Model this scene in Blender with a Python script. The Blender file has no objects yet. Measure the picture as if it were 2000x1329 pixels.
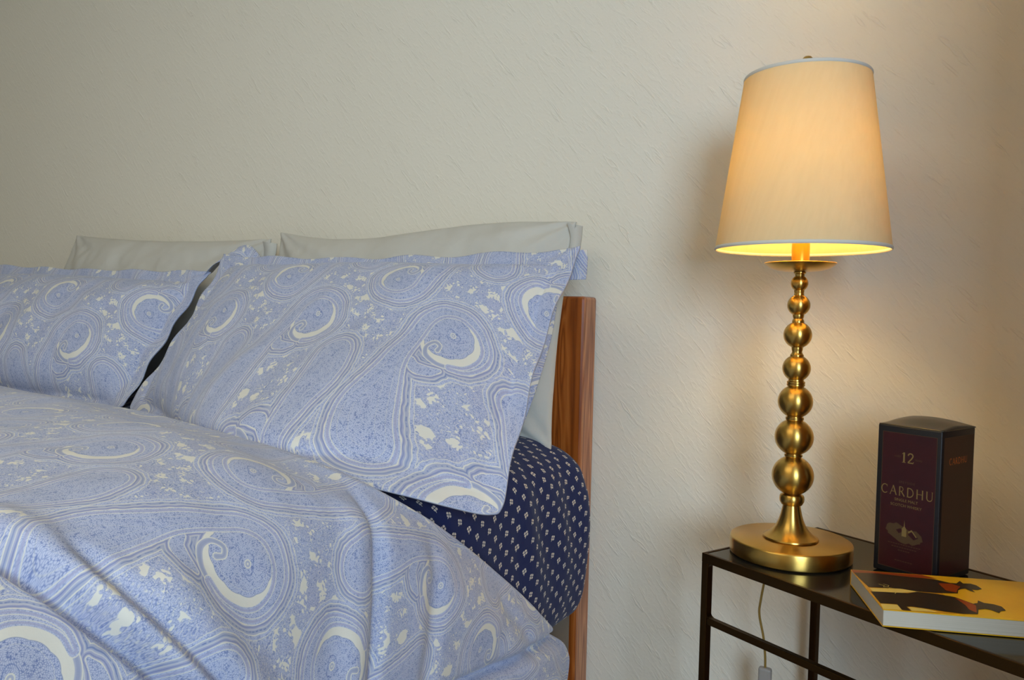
import bpy, bmesh, math, random
import numpy as np
from mathutils import Vector, Matrix, noise

random.seed(7)
PI = math.pi
scene = bpy.context.scene
COL = scene.collection

# ------------------------------------------------------------------ camera
F_PX, W_PX = 1532.0, 2000.0
yaw, pitch, roll = math.radians(30), math.radians(2.06), 0.0229
f0 = Vector((-math.sin(yaw), math.cos(yaw), 0)); r0 = Vector((math.cos(yaw), math.sin(yaw), 0)); u0 = Vector((0, 0, 1))
fw = f0 * math.cos(pitch) - u0 * math.sin(pitch)
up1 = u0 * math.cos(pitch) + f0 * math.sin(pitch)
up = up1 * math.cos(roll) - r0 * math.sin(roll)
rt = r0 * math.cos(roll) + up1 * math.sin(roll)
cam_data = bpy.data.cameras.new('camera')
cam = bpy.data.objects.new('camera', cam_data); COL.objects.link(cam)
m = Matrix((rt, up, -fw)).transposed().to_4x4(); m.translation = Vector((0, -1.40, 0.96))
cam.matrix_world = m
cam_data.sensor_fit = 'HORIZONTAL'; cam_data.sensor_width = 36.0
cam_data.lens = 36.0 * F_PX / W_PX
cam_data.clip_start = 0.02
scene.camera = cam

# ------------------------------------------------------------------ world, lights, exposure
world = bpy.data.worlds.new('room_air'); scene.world = world; world.use_nodes = True
world.node_tree.nodes['Background'].inputs[0].default_value = (0.75, 0.87, 1.0, 1)
world.node_tree.nodes['Background'].inputs[1].default_value = 0.35

def area_light(name, loc, target, sx, sy, power, color):
    l = bpy.data.lights.new(name, 'AREA'); l.shape = 'RECTANGLE'; l.size = sx; l.size_y = sy
    l.energy = power; l.color = color
    o = bpy.data.objects.new(name, l); COL.objects.link(o); o.location = loc
    o.rotation_euler = (Vector(target) - Vector(loc)).to_track_quat('-Z', 'Y').to_euler()
    return o
# daylight entering by the window behind the camera
area_light('window_daylight', (1.70, -3.50, 1.55), (1.70, 0, 1.55), 1.2, 1.25, 86, (0.58, 0.77, 1.0))
# added warm overhead fill, standing in for light bounced off the ceiling
area_light('ceiling_fill_light', (-1.0, -2.3, 2.38), (-1.0, -2.3, 0), 1.5, 1.5, 15, (1.0, 0.86, 0.66))
BULB_STRENGTH = 76.0

vs = scene.view_settings
vs.view_transform = 'Standard'; vs.look = 'None'; vs.gamma = 1.0; vs.use_curve_mapping = False
vs.exposure = 0.11
scene.display_settings.display_device = 'sRGB'
scene.cycles.use_denoising = True
scene.cycles.max_bounces = 10; scene.cycles.diffuse_bounces = 6; scene.cycles.transmission_bounces = 6

# ------------------------------------------------------------------ helpers
def srgb(r, g, b):
    return tuple(((c / 255) / 12.92 if c / 255 <= 0.04045 else ((c / 255 + 0.055) / 1.055) ** 2.4) for c in (r, g, b)) + (1,)

def link(o, parent=None):
    COL.objects.link(o)
    if parent is not None: o.parent = parent
    return o

def tag(o, label=None, cat=None, group=None, kind=None):
    if label: o['label'] = label
    if cat: o['category'] = cat
    if group: o['group'] = group
    if kind: o['kind'] = kind
    return o

def empty(name, loc, rz=0.0):
    o = bpy.data.objects.new(name, None); COL.objects.link(o)
    o.location = loc; o.rotation_euler = (0, 0, rz); o.empty_display_size = 0.05
    return o

def mesh_obj(name, verts, faces, mat, parent=None, smooth=False, uvs=None):
    me = bpy.data.meshes.new(name)
    me.from_pydata([tuple(v) for v in verts], [], faces)
    if uvs is not None:
        ul = me.uv_layers.new(name='UVMap')
        li = np.zeros(len(me.loops), dtype=np.int32); me.loops.foreach_get('vertex_index', li)
        ul.data.foreach_set('uv', np.asarray(uvs, dtype=np.float32)[li].ravel())
    me.validate(); me.update()
    if smooth: me.polygons.foreach_set('use_smooth', [True] * len(me.polygons))
    if mat: me.materials.append(mat)
    return link(bpy.data.objects.new(name, me), parent)

def bm_obj(name, bm, mat, parent=None, smooth=False):
    me = bpy.data.meshes.new(name); bmesh.ops.recalc_face_normals(bm, faces=bm.faces[:]); bm.to_mesh(me); bm.free()
    if smooth: me.polygons.foreach_set('use_smooth', [True] * len(me.polygons))
    if mat: me.materials.append(mat)
    return link(bpy.data.objects.new(name, me), parent)

def add_box(bm, lo, hi, bevel=0.0, seg=2):
    c = [(a + b) / 2 for a, b in zip(lo, hi)]; s = [abs(b - a) for a, b in zip(lo, hi)]
    t = bmesh.new(); bmesh.ops.create_cube(t, size=1.0)
    for v in t.verts: v.co = Vector((v.co.x * s[0] + c[0], v.co.y * s[1] + c[1], v.co.z * s[2] + c[2]))
    if bevel > 0: bmesh.ops.bevel(t, geom=t.edges[:], offset=bevel, segments=seg, affect='EDGES', profile=0.5)
    me = bpy.data.meshes.new('tmp'); t.to_mesh(me); t.free(); bm.from_mesh(me); bpy.data.meshes.remove(me)

def box(name, lo, hi, mat, parent=None, bevel=0.0, seg=2, smooth=False):
    bm = bmesh.new(); add_box(bm, lo, hi, bevel, seg); return bm_obj(name, bm, mat, parent, smooth)

def lathe(name, prof, mat, parent=None, n=72, smooth=True, close=False):
    verts, faces = [], []
    for r, z in prof:
        for i in range(n):
            a = 2 * PI * i / n; verts.append((r * math.cos(a), r * math.sin(a), z))
    k = len(prof); rng = k if close else k - 1
    for j in range(rng):
        for i in range(n):
            a, b = j * n + i, j * n + (i + 1) % n; jj = (j + 1) % k
            faces.append((a, b, jj * n + (i + 1) % n, jj * n + i))
    if not close:
        faces.append(tuple(range(n - 1, -1, -1))); faces.append(tuple((k - 1) * n + i for i in range(n)))
    o = mesh_obj(name, verts, faces, mat, parent, smooth)
    if smooth:
        try: o.data.set_sharp_from_angle(angle=math.radians(38))
        except Exception: pass
    return o

def tube(name, pts, rad, mat, parent=None, n=10):
    pts = [Vector(p) for p in pts]; verts, faces = [], []
    for i, p in enumerate(pts):
        t = (pts[min(i + 1, len(pts) - 1)] - pts[max(i - 1, 0)]).normalized()
        a = t.cross(Vector((0.3, 1, 0.1))).normalized(); b = t.cross(a)
        for k in range(n):
            w = 2 * PI * k / n; verts.append(p + rad * (math.cos(w) * a + math.sin(w) * b))
    for i in range(len(pts) - 1):
        for k in range(n):
            faces.append((i * n + k, i * n + (k + 1) % n, (i + 1) * n + (k + 1) % n, (i + 1) * n + k))
    faces.append(tuple(range(n))); faces.append(tuple((len(pts) - 1) * n + k for k in range(n - 1, -1, -1)))
    return mesh_obj(name, verts, faces, mat, parent, True)

def catmull(pts, n=8):
    out = []; P = [Vector(p) for p in pts]; P = [2 * P[0] - P[1]] + P + [2 * P[-1] - P[-2]]
    for i in range(1, len(P) - 2):
        for k in range(n):
            t = k / n; a, b, c, d = P[i - 1:i + 3]
            out.append(0.5 * ((2 * b) + (c - a) * t + (2 * a - 5 * b + 4 * c - d) * t * t + (3 * b - a - 3 * c + d) * t ** 3))
    out.append(P[-2]); return out

# ------------------------------------------------------------------ materials
class NT:
    def __init__(s, name):
        s.mat = bpy.data.materials.new(name); s.mat.use_nodes = True; s.t = s.mat.node_tree
        s.b = s.t.nodes['Principled BSDF']; s.out = s.t.nodes['Material Output']
    def n(s, typ, **kw):
        nd = s.t.nodes.new(typ)
        for k, v in kw.items(): setattr(nd, k, v)
        return nd
    def l(s, a, b): s.t.links.new(a, b)
    def val(s, sock, v):
        if hasattr(v, 'links'): s.l(v, sock)
        else: sock.default_value = v
    def math(s, op, a, b=None, c=None, clamp=False):
        nd = s.n('ShaderNodeMath', operation=op, use_clamp=clamp); s.val(nd.inputs[0], a)
        if b is not None: s.val(nd.inputs[1], b)
        if c is not None: s.val(nd.inputs[2], c)
        return nd.outputs[0]
    def mapping(s, scale=(1, 1, 1), rot=(0, 0, 0), src='Object'):
        tc = s.n('ShaderNodeTexCoord'); r_ = s.n('ShaderNodeMapping'); mp = s.n('ShaderNodeMapping')
        r_.inputs['Rotation'].default_value = rot; mp.inputs['Scale'].default_value = scale
        s.l(tc.outputs[src], r_.inputs[0]); s.l(r_.outputs[0], mp.inputs[0]); return mp.outputs[0]
    def noise(s, vec, scale, detail=3, rough=0.5, dist=0.0):
        nd = s.n('ShaderNodeTexNoise'); s.l(vec, nd.inputs['Vector']); nd.inputs['Scale'].default_value = scale
        nd.inputs['Detail'].default_value = detail; nd.inputs['Roughness'].default_value = rough; nd.inputs['Distortion'].default_value = dist
        return nd.outputs['Fac']
    def ramp(s, fac, stops):
        nd = s.n('ShaderNodeValToRGB'); s.l(fac, nd.inputs[0]); e = nd.color_ramp.elements
        while len(e) < len(stops): e.new(0.5)
        for el, (p, c) in zip(e, stops): el.position = p; el.color = c
        return nd.outputs[0]
    def mix(s, fac, a, b):
        nd = s.n('ShaderNodeMix', data_type='RGBA'); s.val(nd.inputs['Factor'], fac); s.val(nd.inputs['A'], a); s.val(nd.inputs['B'], b)
        ins = [i for i in nd.inputs if i.type == 'RGBA']; s.val(ins[0], a); s.val(ins[1], b)
        return [o for o in nd.outputs if o.type == 'RGBA'][0]
    def bump(s, h, strength, dist, prev=None):
        nd = s.n('ShaderNodeBump'); s.l(h, nd.inputs['Height']); nd.inputs['Strength'].default_value = strength
        nd.inputs['Distance'].default_value = dist
        if prev: s.l(prev, nd.inputs['Normal'])
        s.l(nd.outputs[0], s.b.inputs['Normal']); return nd.outputs[0]
    def set(s, **kw):
        for k, v in kw.items(): s.val(s.b.inputs[k.replace('_', ' ')], v)

def simple(name, col, rough=0.6, metal=0.0, spec=0.5):
    m = NT(name); m.set(Base_Color=col, Roughness=rough, Metallic=metal); m.b.inputs['Specular IOR Level'].default_value = spec
    n_ = m.noise(m.mapping((1, 1, 1)), 60, 3); m.bump(n_, 0.05, 0.001); return m.mat

# embossed wallpaper
def wall_material():
    m = NT('embossed_wallpaper')
    v1 = m.mapping((160, 160, 22)); a = m.noise(v1, 1.0, 3, 0.6)              # fine vertical threads
    def ridges(sc, deg, k, off):
        n_ = m.noise(m.mapping(sc, (0, math.radians(deg), 0)), 1.0, 2, 0.5, 0.25)
        return m.math('POWER', m.math('SUBTRACT', 1.0, m.math('ABSOLUTE', m.math('MULTIPLY_ADD', n_, k, off)), clamp=True), 2.0)
    b2 = ridges((120, 120, 26), 40, 8.0, -4.9)
    c2 = ridges((75, 75, 13), 42, 16.0, -10.9)
    v4 = m.mapping((1, 1, 1)); d = m.noise(v4, 160, 2)
    h = m.math('ADD', m.math('MULTIPLY', a, 0.40), m.math('ADD', m.math('MULTIPLY', b2, 0.40), m.math('ADD', m.math('MULTIPLY', c2, 0.8), m.math('MULTIPLY', d, 0.35))))
    m.bump(h, 0.6, 0.0013)
    m.set(Base_Color=m.mix(m.noise(v4, 3, 2), srgb(233, 226, 206), srgb(237, 230, 211)), Roughness=0.72)
    m.b.inputs['Specular IOR Level'].default_value = 0.25
    return m.mat
M_WALL = wall_material()
M_CEIL = simple('ceiling_paint', srgb(232, 228, 218), 0.9, spec=0.2)
M_WHITE = simple('white_gloss_paint', srgb(230, 228, 222), 0.4)

def carpet():
    m = NT('beige_carpet'); v = m.mapping((1, 1, 1)); n_ = m.noise(v, 220, 3)
    m.set(Base_Color=m.mix(n_, srgb(92, 70, 48), srgb(124, 98, 72)), Roughness=0.95); m.bump(n_, 0.6, 0.004); return m.mat
M_FLOOR = carpet()

def wood(name, stretch, dark, mid, light, rough=0.28, knots=True):
    m = NT(name); tc = m.mapping(stretch)
    big = m.noise(tc, 1.0, 2, 0.5, 0.6)
    rings = m.math('FRACT', m.math('MULTIPLY', big, 9.0))
    tri = m.math('ABSOLUTE', m.math('MULTIPLY_ADD', rings, 2.0, -1.0))
    fine = m.noise(m.mapping(tuple(q * 9 for q in stretch[:2]) + (stretch[2] * 2.0,)), 1.0, 4, 0.6)
    fac = m.math('ADD', m.math('MULTIPLY', tri, 0.55), m.math('MULTIPLY', fine, 0.5))
    col = m.ramp(fac, [(0.12, dark), (0.5, mid), (0.92, light)])
    if knots:
        vo = m.n('ShaderNodeTexVoronoi'); m.l(m.mapping((14, 1, 4.2)), vo.inputs['Vector']); vo.inputs['Scale'].default_value = 1.0
        k = m.math('LESS_THAN', vo.outputs['Distance'], 0.13)
        col = m.mix(m.math('MULTIPLY', k, 0.75), col, srgb(70, 22, 6))
    m.set(Base_Color=col, Roughness=rough); m.b.inputs['Coat Weight'].default_value = 0.35; m.b.inputs['Coat Roughness'].default_value = 0.2
    m.bump(fac, 0.12, 0.0008); return m.mat
M_WOOD = wood('varnished_pine', (22, 22, 1.6), srgb(112, 50, 12), srgb(160, 82, 26), srgb(186, 108, 46))
M_WOOD_H = wood('varnished_pine_board', (1.6, 22, 22), srgb(112, 50, 12), srgb(160, 82, 26), srgb(186, 108, 46), knots=False)
M_WOOD_DAYLIT = wood('worn_daylit_pine', (9, 26, 1.1), srgb(128, 74, 46), srgb(172, 110, 72), srgb(208, 146, 98), rough=0.5, knots=False)  # paler pine: daylight on the post's outer side is put into the colour

# --- paisley print: a half-drop repeat computed from distance fields
def paisley_image():
    TW, TH = 0.27, 0.70
    NX = 896; px = TW / NX; NY = int(round(TH / px))
    def band(lam, spread, seed):
        w = np.random.RandomState(seed).randn(NY, NX).astype(np.float32)
        fx = np.fft.rfftfreq(NX, px)[None, :]; fy = np.fft.fftfreq(NY, px)[:, None]
        f = np.exp(-((np.sqrt(fx * fx + fy * fy) * lam - 1) / spread) ** 2)
        o = np.fft.irfft2(np.fft.rfft2(w) * f, s=(NY, NX)); return (o / o.std()).astype(np.float32)
    def sm(d, w): return np.clip(0.5 - d / w, 0, 1)          # 1 inside
    def chain(X, Y, sp):
        d = np.full(X.shape, 9.0, np.float32); par = np.zeros(X.shape, np.float32); L = 0.0
        for (x1, y1, r1), (x2, y2, r2) in zip(sp[:-1], sp[1:]):
            dx, dy = x2 - x1, y2 - y1; l = math.hypot(dx, dy)
            t = np.clip(((X - x1) * dx + (Y - y1) * dy) / (l * l), 0, 1)
            q = np.hypot(X - x1 - t * dx, Y - y1 - t * dy) - (r1 + (r2 - r1) * t)
            m_ = q < d; par = np.where(m_, L + t * l, par); d = np.minimum(d, q); L += l
        return d, par
    def dense(sp, n=6):
        c = catmull([Vector(p) for p in sp], n); return [(p.x, p.y, max(p.z, .002)) for p in c]
    S = 0.40; NL = int(S / px); g = (np.arange(NL) - NL / 2) * px
    X, Y = np.meshgrid(g, g); X = (X - 0.022 + .0015 * np.sin(Y * 70)).astype(np.float32); Y = (Y - 0.075 + .0015 * np.sin(X * 80)).astype(np.float32)
    body, par = chain(X, Y, dense([(-.077, -.172, .036), (-.079, -.140, .036), (-.076, -.105, .028), (-.070, -.070, .0205), (-.064, -.035, .0175), (-.056, -.004, .0160), (-.040, .028, .0145), (-.012, .048, .0130), (.020, .048, .0118), (.045, .028, .0105), (.054, .000, .0092), (.048, -.026, .0080), (.030, -.045, .0066), (.008, -.051, .0052)]))
    hook, hp = chain(X, Y, dense([(.010, -.051, .0024), (-.010, -.052, .0028), (-.028, -.042, .0030), (-.033, -.026, .0028), (-.023, -.016, .0024), (-.013, -.021, .0022), (-.014, -.030, .0030)]))
    leaf_, lp = chain(X, Y, dense([(-.046, -.052, .0030), (-.038, -.066, .0080), (-.020, -.068, .0070), (-.004, -.062, .0020)]))
    loop = np.hypot(X + .000, Y + .002) - .0475
    th = np.arctan2(Y - .002, X + .006)
    disc = np.hypot(X + .0036, Y - .0014) - (.0385 + .0014 * np.abs(np.sin(th * 6)) + .0015 * np.sin(th * 2))
    flower = np.hypot(X - .004, Y - .005)
    outer = np.minimum(body, np.minimum(loop, leaf_))
    loc = dict(outer=outer, body=body, hook=hook, leaf=leaf_, loop=loop, disc=disc, fl=flower, th=th, par=par)
    T = {k: np.full((NY, NX), 1.0, np.float32) for k in loc}
    def stamp(cx, cy, flip):
        f = (lambda q: q[::-1, ::-1]) if flip else (lambda q: q)
        ox, oy = (-.022, -.075) if not flip else (.022, .075)                       # the ring centre goes to (cx, cy)
        iy = (np.arange(NL) - NL // 2 + int(round((cy + oy) / px))) % NY; ix = (np.arange(NL) - NL // 2 + int(round((cx + ox) / px)))
        for a0 in range(0, NL, NX // 2):
            sl = slice(a0, min(a0 + NX // 2, NL)); sub = np.ix_(iy, ix[sl] % NX)
            new = f(loc['outer'])[:, sl]; m_ = new < T['outer'][sub]
            for k in loc: T[k][sub] = np.where(m_, f(loc[k])[:, sl], T[k][sub])
    stamp(.115, .245, False); stamp(.138, 0.0, True); stamp(.250, .595, False); stamp(.273, .35, True)
    o = T['outer'] + band(.018, .5, 3) * .00035
    micro = band(.0031, .28, 5); micro2 = band(.0050, .35, 6); L1 = band(.034, .45, 8); L2 = np.abs(band(.0125, .4, 9)); tint = band(.08, .6, 14)
    f = L1 + .55 * L2
    cream = np.array([226, 224, 212.]); pale = np.array([191, 198, 219.]); blue = np.array([104, 122, 174.]); grey = np.array([176, 182, 202.]); mauve = np.array([168, 170, 200.]); deep = np.array([88, 110, 170.])
    img = np.zeros((NY, NX, 3), np.float32)
    def over(col, a):
        img[:] = img * (1 - a[..., None]) + col * a[..., None]
    W = .0006
    squig = sm(np.abs(micro) - .38, .5)
    img[:] = pale; over(blue, squig * .78); over(cream, sm(1.35 - micro2, .5) * .55); over(deep, sm(1.6 - micro, .5) * .4)
    over(mauve, np.clip(tint * .2 + .3, 0, .7) * .45)
    # petals and leaves: scalloped contours
    for lv, c, a_, w_ in ((-.55, cream, .75, .050), (-.40, blue, .55, .05), (.10, cream, .6, .04), (.24, blue, .5, .05), (.75, cream, .55, .05), (.95, deep, .4, .06), (1.5, cream, .5, .06)):
        over(c, sm(np.abs(f - lv) - w_, .06) * a_)
    veins = sm(np.abs(np.sin(f * 9)) - .22, .2); over(cream, veins * .18)
    over(cream, sm(f + .95 + 14 * np.clip(o - .020, 0, .02), .07) * sm(.012 - o, .002)); f2 = band(.036, .4, 21) + .75 * np.abs(band(.0110, .4, 22)) + .3 * band(.0060, .4, 23); over(cream, sm(2.15 - f2, .12) * sm(.018 - o, .002))
    # bands around the motif
    over(cream, sm(o - .0150, W) * .8); z = sm(o - .0140, W); over(pale, z); over(blue, z * squig * .6)
    over(cream, sm(np.abs(o - .0100) - .0006, W)); over(grey, sm(o - .0094, W))
    over(deep, sm(o - .0094, W) * sm(np.abs(o - .0072) - .0006, W) * (.35 + .3 * np.sin(T['par'] * 1500)))
    over(cream, sm(np.abs(o - .0050) - .0004, W) * .7); over(mauve, sm(o - .0044, W) * .6); over(blue, sm(np.abs(o - .0026) - .0005, W) * .5)
    over(cream, sm(o - .0010, W))
    # ring interior: cream crescent, scalloped blue disc with a flower eye
    lo_ = sm(T['loop'], W); over(cream, lo_); dd = T['disc']
    dm = sm(dd, W) * lo_; over(blue, sm(np.abs(dd) - .0006, W) * lo_ * .7); over(pale, dm); over(blue, dm * squig * .85)
    over(cream, dm * sm(np.abs(dd + .0055) - .0003, W) * .5); over(deep, dm * sm(np.abs(T['fl'] - .0095 - .002 * np.cos(T['th'] * 5)) - .0006, W) * .5)
    over(cream, sm(np.abs(T['fl'] - .0040) - .0007, W)); over(grey, sm(T['fl'] - .0032, W)); over(cream, sm(T['fl'] - .0012, W))
    # hooked tip and leaf
    lf = T['leaf']; over(cream, sm(lf - .0008, W)); over(pale, sm(lf, W)); over(blue, sm(lf, W) * squig * .7)
    hk = T['hook']; over(cream, sm(hk - .0016, W)); over(grey, sm(hk - .0003, W)); over(blue, sm(hk + .0012, W) * .2)
    # comma body: stripes that follow the outline
    bd = T['body']; bm_ = sm(bd, W); over(cream, sm(bd - .0010, W)); over(pale, bm_); over(blue, bm_ * squig * .5)
    over(mauve, bm_ * sm(np.abs(bd + .0030) - .0011, W) * .7); over(cream, bm_ * sm(np.abs(bd + .0056) - .0005, W) * .9)
    inn = sm(bd + .0062, W); over(pale, inn * .6); over(blue, inn * squig * .70)
    over(cream, inn * sm(np.abs(bd + .0125) - .0003, W) * .5); over(cream, inn * sm(np.abs(bd + .0230) - .0003, W) * .35)
    rgba = np.ones((NY, NX, 4), dtype=np.float32); rgba[..., :3] = np.clip(img / 255, 0, 1)
    im = bpy.data.images.new('paisley_repeat', NX, NY); im.pixels.foreach_set(rgba.ravel()); im.update(); im.pack()
    return im, TW, TH
PAISLEY, TW, TH = paisley_image()

def paisley_mat(name, off=(0, 0), rot=0.0, k=1.0):
    m = NT(name)
    uv = m.n('ShaderNodeUVMap'); mp = m.n('ShaderNodeMapping')
    mp.inputs['Scale'].default_value = (k / TW, k / TH, 1); mp.inputs['Location'].default_value = (off[0], off[1], 0); mp.inputs['Rotation'].default_value = (0, 0, rot)
    m.l(uv.outputs[0], mp.inputs[0])
    im = m.n('ShaderNodeTexImage'); im.image = PAISLEY; im.extension = 'REPEAT'; im.interpolation = 'Cubic'
    m.l(mp.outputs[0], im.inputs[0])
    m.set(Base_Color=im.outputs[0], Roughness=0.85); m.b.inputs['Specular IOR Level'].default_value = 0.2
    m.b.inputs['Sheen Weight'].default_value = 0.15
    o = m.mapping((1, 1, 1)); b1 = m.bump(m.noise(o, 38, 3, 0.55), 0.25, 0.004)
    m.bump(m.noise(o, 700, 1), 0.12, 0.0006, b1)
    return m.mat
M_PAIS_R = paisley_mat('paisley_cotton', (0.22, 0.02))
M_PAIS_L = paisley_mat('paisley_cotton_left', (0.50, 0.15))
M_PAIS_D = paisley_mat('paisley_cotton_duvet', (0.1, 0.0), 0.0, 1.25)

def grey_cotton():
    m = NT('grey_cotton'); o = m.mapping((1, 1, 1))
    m.set(Base_Color=m.mix(m.noise(o, 8, 2), srgb(198, 195, 183), srgb(206, 203, 191)), Roughness=0.8); m.b.inputs['Specular IOR Level'].default_value = 0.2
    b1 = m.bump(m.noise(o, 22, 3, 0.5, 0.5), 0.3, 0.006); m.bump(m.noise(o, 800, 1), 0.1, 0.0005, b1); return m.mat
M_GREY = grey_cotton()

def navy_print():
    m = NT('navy_flower_print'); uv = m.n('ShaderNodeUVMap'); sep = m.n('ShaderNodeSeparateXYZ'); m.l(uv.outputs[0], sep.inputs[0])
    PX, PY = 0.0340, 0.0290
    v = m.math('DIVIDE', sep.outputs[1], PY); row = m.math('FLOOR', m.math('MULTIPLY', v, 2.0))
    odd = m.math('MULTIPLY', m.math('MODULO', m.math('ABSOLUTE', row), 2.0), 0.5)
    u = m.math('ADD', m.math('DIVIDE', sep.outputs[0], PX), odd)
    iu = m.math('FLOOR', u)
    fx = m.math('MULTIPLY', m.math('SUBTRACT', m.math('FRACT', u), 0.5), PX)
    fy = m.math('MULTIPLY', m.math('SUBTRACT', m.math('FRACT', m.math('MULTIPLY', v, 2.0)), 0.5), PY / 2)
    # small alternate lean of every flower
    sgn = m.math('MULTIPLY_ADD', m.math('MODULO', m.math('ABSOLUTE', m.math('ADD', iu, row)), 2.0), 1.1, -0.55)
    ca, sa = 0.86, 0.5
    gx = m.math('ADD', m.math('MULTIPLY', fx, ca), m.math('MULTIPLY', m.math('MULTIPLY', fy, sa), sgn))
    gy = m.math('SUBTRACT', m.math('MULTIPLY', fy, 0.92), m.math('MULTIPLY', m.math('MULTIPLY', fx, sa), sgn))
    r = m.math('SQRT', m.math('ADD', m.math('MULTIPLY', gx, gx), m.math('MULTIPLY', gy, gy)))
    th = m.math('ARCTAN2', gy, gx)
    lobes = m.math('ABSOLUTE', m.math('SINE', m.math('MULTIPLY', th, 2.0)))
    rad = m.math('MULTIPLY_ADD', m.math('POWER', lobes, 0.5), 0.0020, 0.0024)
    petals = m.math('MULTIPLY', m.math('LESS_THAN', r, rad), m.math('GREATER_THAN', m.math('MULTIPLY', lobes, r), 0.00085))
    tip = m.math('MULTIPLY', m.math('LESS_THAN', m.math('ABSOLUTE', m.math('SUBTRACT', gx, m.math('MULTIPLY', gy, 0.5))), 0.0005), m.math('LESS_THAN', m.math('ABSOLUTE', m.math('SUBTRACT', gy, -0.0045)), 0.0012))
    mask = m.math('MAXIMUM', petals, tip)
    m.set(Base_Color=m.mix(mask, srgb(26, 37, 84), srgb(214, 206, 192)), Roughness=0.8); m.b.inputs['Specular IOR Level'].default_value = 0.2
    m.b.inputs['Sheen Weight'].default_value = 0.1
    o = m.mapping((1, 1, 1)); m.bump(m.noise(o, 25, 3, 0.5), 0.3, 0.006); return m.mat
M_NAVY = navy_print()

def brass(name, col, rough, rot=0.0):
    m = NT(name); o = m.mapping((1, 1, 400)); n_ = m.noise(o, 3.0, 3)
    m.set(Base_Color=col, Metallic=1.0, Roughness=m.math('MULTIPLY_ADD', n_, 0.12, rough - 0.06)); m.bump(n_, 0.05, 0.0003)
    m.b.inputs['Anisotropic'].default_value = 0.75
    tg = m.n('ShaderNodeTangent', direction_type='RADIAL', axis='Z'); m.l(tg.outputs[0], m.b.inputs['Tangent'])
    m.b.inputs['Anisotropic Rotation'].default_value = 0.25
    return m.mat
M_BRASS = brass('brushed_brass', srgb(205, 166, 84), 0.30)
M_BRONZE = brass('aged_brass_frame', srgb(78, 56, 28), 0.42)

def lampshade_mat():
    m = NT('ivory_silk_shade'); nt = m.t
    diff = m.n('ShaderNodeBsdfDiffuse'); tr = m.n('ShaderNodeBsdfTranslucent'); mix = m.n('ShaderNodeMixShader')
    slub = m.noise(m.mapping((160, 160, 9), (0.0, math.radians(-16), 0)), 1.0, 3)
    col = m.mix(slub, srgb(222, 206, 162), srgb(232, 217, 174))
    m.l(col, diff.inputs[0]); tr.inputs[0].default_value = srgb(252, 230, 122)
    mix.inputs[0].default_value = 0.185
    m.l(diff.outputs[0], mix.inputs[1]); m.l(tr.outputs[0], mix.inputs[2]); m.l(mix.outputs[0], m.out.inputs['Surface'])
    nt.nodes.remove(m.b)
    return m.mat
M_SHADE = lampshade_mat()
M_TRIM = simple('shade_binding', srgb(214, 210, 196), 0.7)

def emis(name, col, s):
    m = NT(name); m.set(Base_Color=col); m.b.inputs['Emission Color'].default_value = col; m.b.inputs['Emission Strength'].default_value = s; return m.mat
M_BULB = emis('warm_bulb', (1.0, 0.72, 0.29, 1), BULB_STRENGTH)
M_SLEEVE = simple('candle_sleeve_brass', srgb(214, 160, 60), 0.35, 0.9)

def glass_top():
    m = NT('black_glass_top'); m.set(Base_Color=srgb(34, 33, 30), Roughness=0.12); m.b.inputs['Specular IOR Level'].default_value = 0.6
    n_ = m.noise(m.mapping((1, 1, 1)), 40, 2); m.bump(n_, 0.01, 0.0005); return m.mat
M_GLASS = glass_top()
M_CARD_NAVY = simple('navy_card', srgb(22, 22, 26), 0.45)
def maroon():
    m = NT('maroon_card'); n_ = m.noise(m.mapping((1, 1, 1)), 45, 3)
    m.set(Base_Color=m.mix(n_, srgb(44, 6, 10), srgb(66, 10, 12)), Roughness=0.42); return m.mat
M_CARD_RED = maroon()
M_CARD_BROWN = simple('brown_card', srgb(60, 34, 18), 0.45)
M_GOLD = simple('gold_print', srgb(138, 116, 66), 0.5, 0.1)
M_GOLD_DIM = simple('dim_gold_print', srgb(88, 66, 40), 0.5, 0.1)
M_ORANGE_PRINT = simple('copper_print', srgb(214, 112, 40), 0.5)
M_CARD_TOP = simple('charcoal_card_lid', srgb(58, 54, 44), 0.35)
def pages():
    m = NT('book_pages'); o = m.mapping((0.001, 0.001, 1)); w = m.noise(o, 1600, 2)
    m.set(Base_Color=m.mix(w, srgb(176, 170, 150), srgb(214, 208, 190)), Roughness=0.85); m.bump(w, 0.3, 0.0004); return m.mat
M_PAGES = pages()
def cover():
    m = NT('yellow_cover'); o = m.mapping((1, 1, 1)); n_ = m.noise(o, 14, 3, 0.6)
    m.set(Base_Color=m.mix(n_, srgb(226, 160, 14), srgb(244, 204, 40)), Roughness=0.3); return m.mat
M_COVER = cover()
M_SIL = simple('cover_dark_print', srgb(48, 38, 26), 0.3)
M_RUST = simple('cover_rust_print', srgb(150, 62, 16), 0.3)
M_AMBER = simple('cover_amber_print', srgb(214, 154, 36), 0.3)
M_PALEY = simple('cover_pale_print', srgb(232, 206, 110), 0.3)
M_CORD = simple('gold_clear_cord', srgb(150, 122, 58), 0.3)
M_CLEAR = NT('clear_plastic'); M_CLEAR.set(Base_Color=srgb(200, 196, 190), Roughness=0.2); M_CLEAR.b.inputs['Transmission Weight'].default_value = 0.55; M_CLEAR = M_CLEAR.mat
M_BASEFAB = simple('bed_side_fabric', srgb(120, 108, 94), 0.9)

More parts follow.
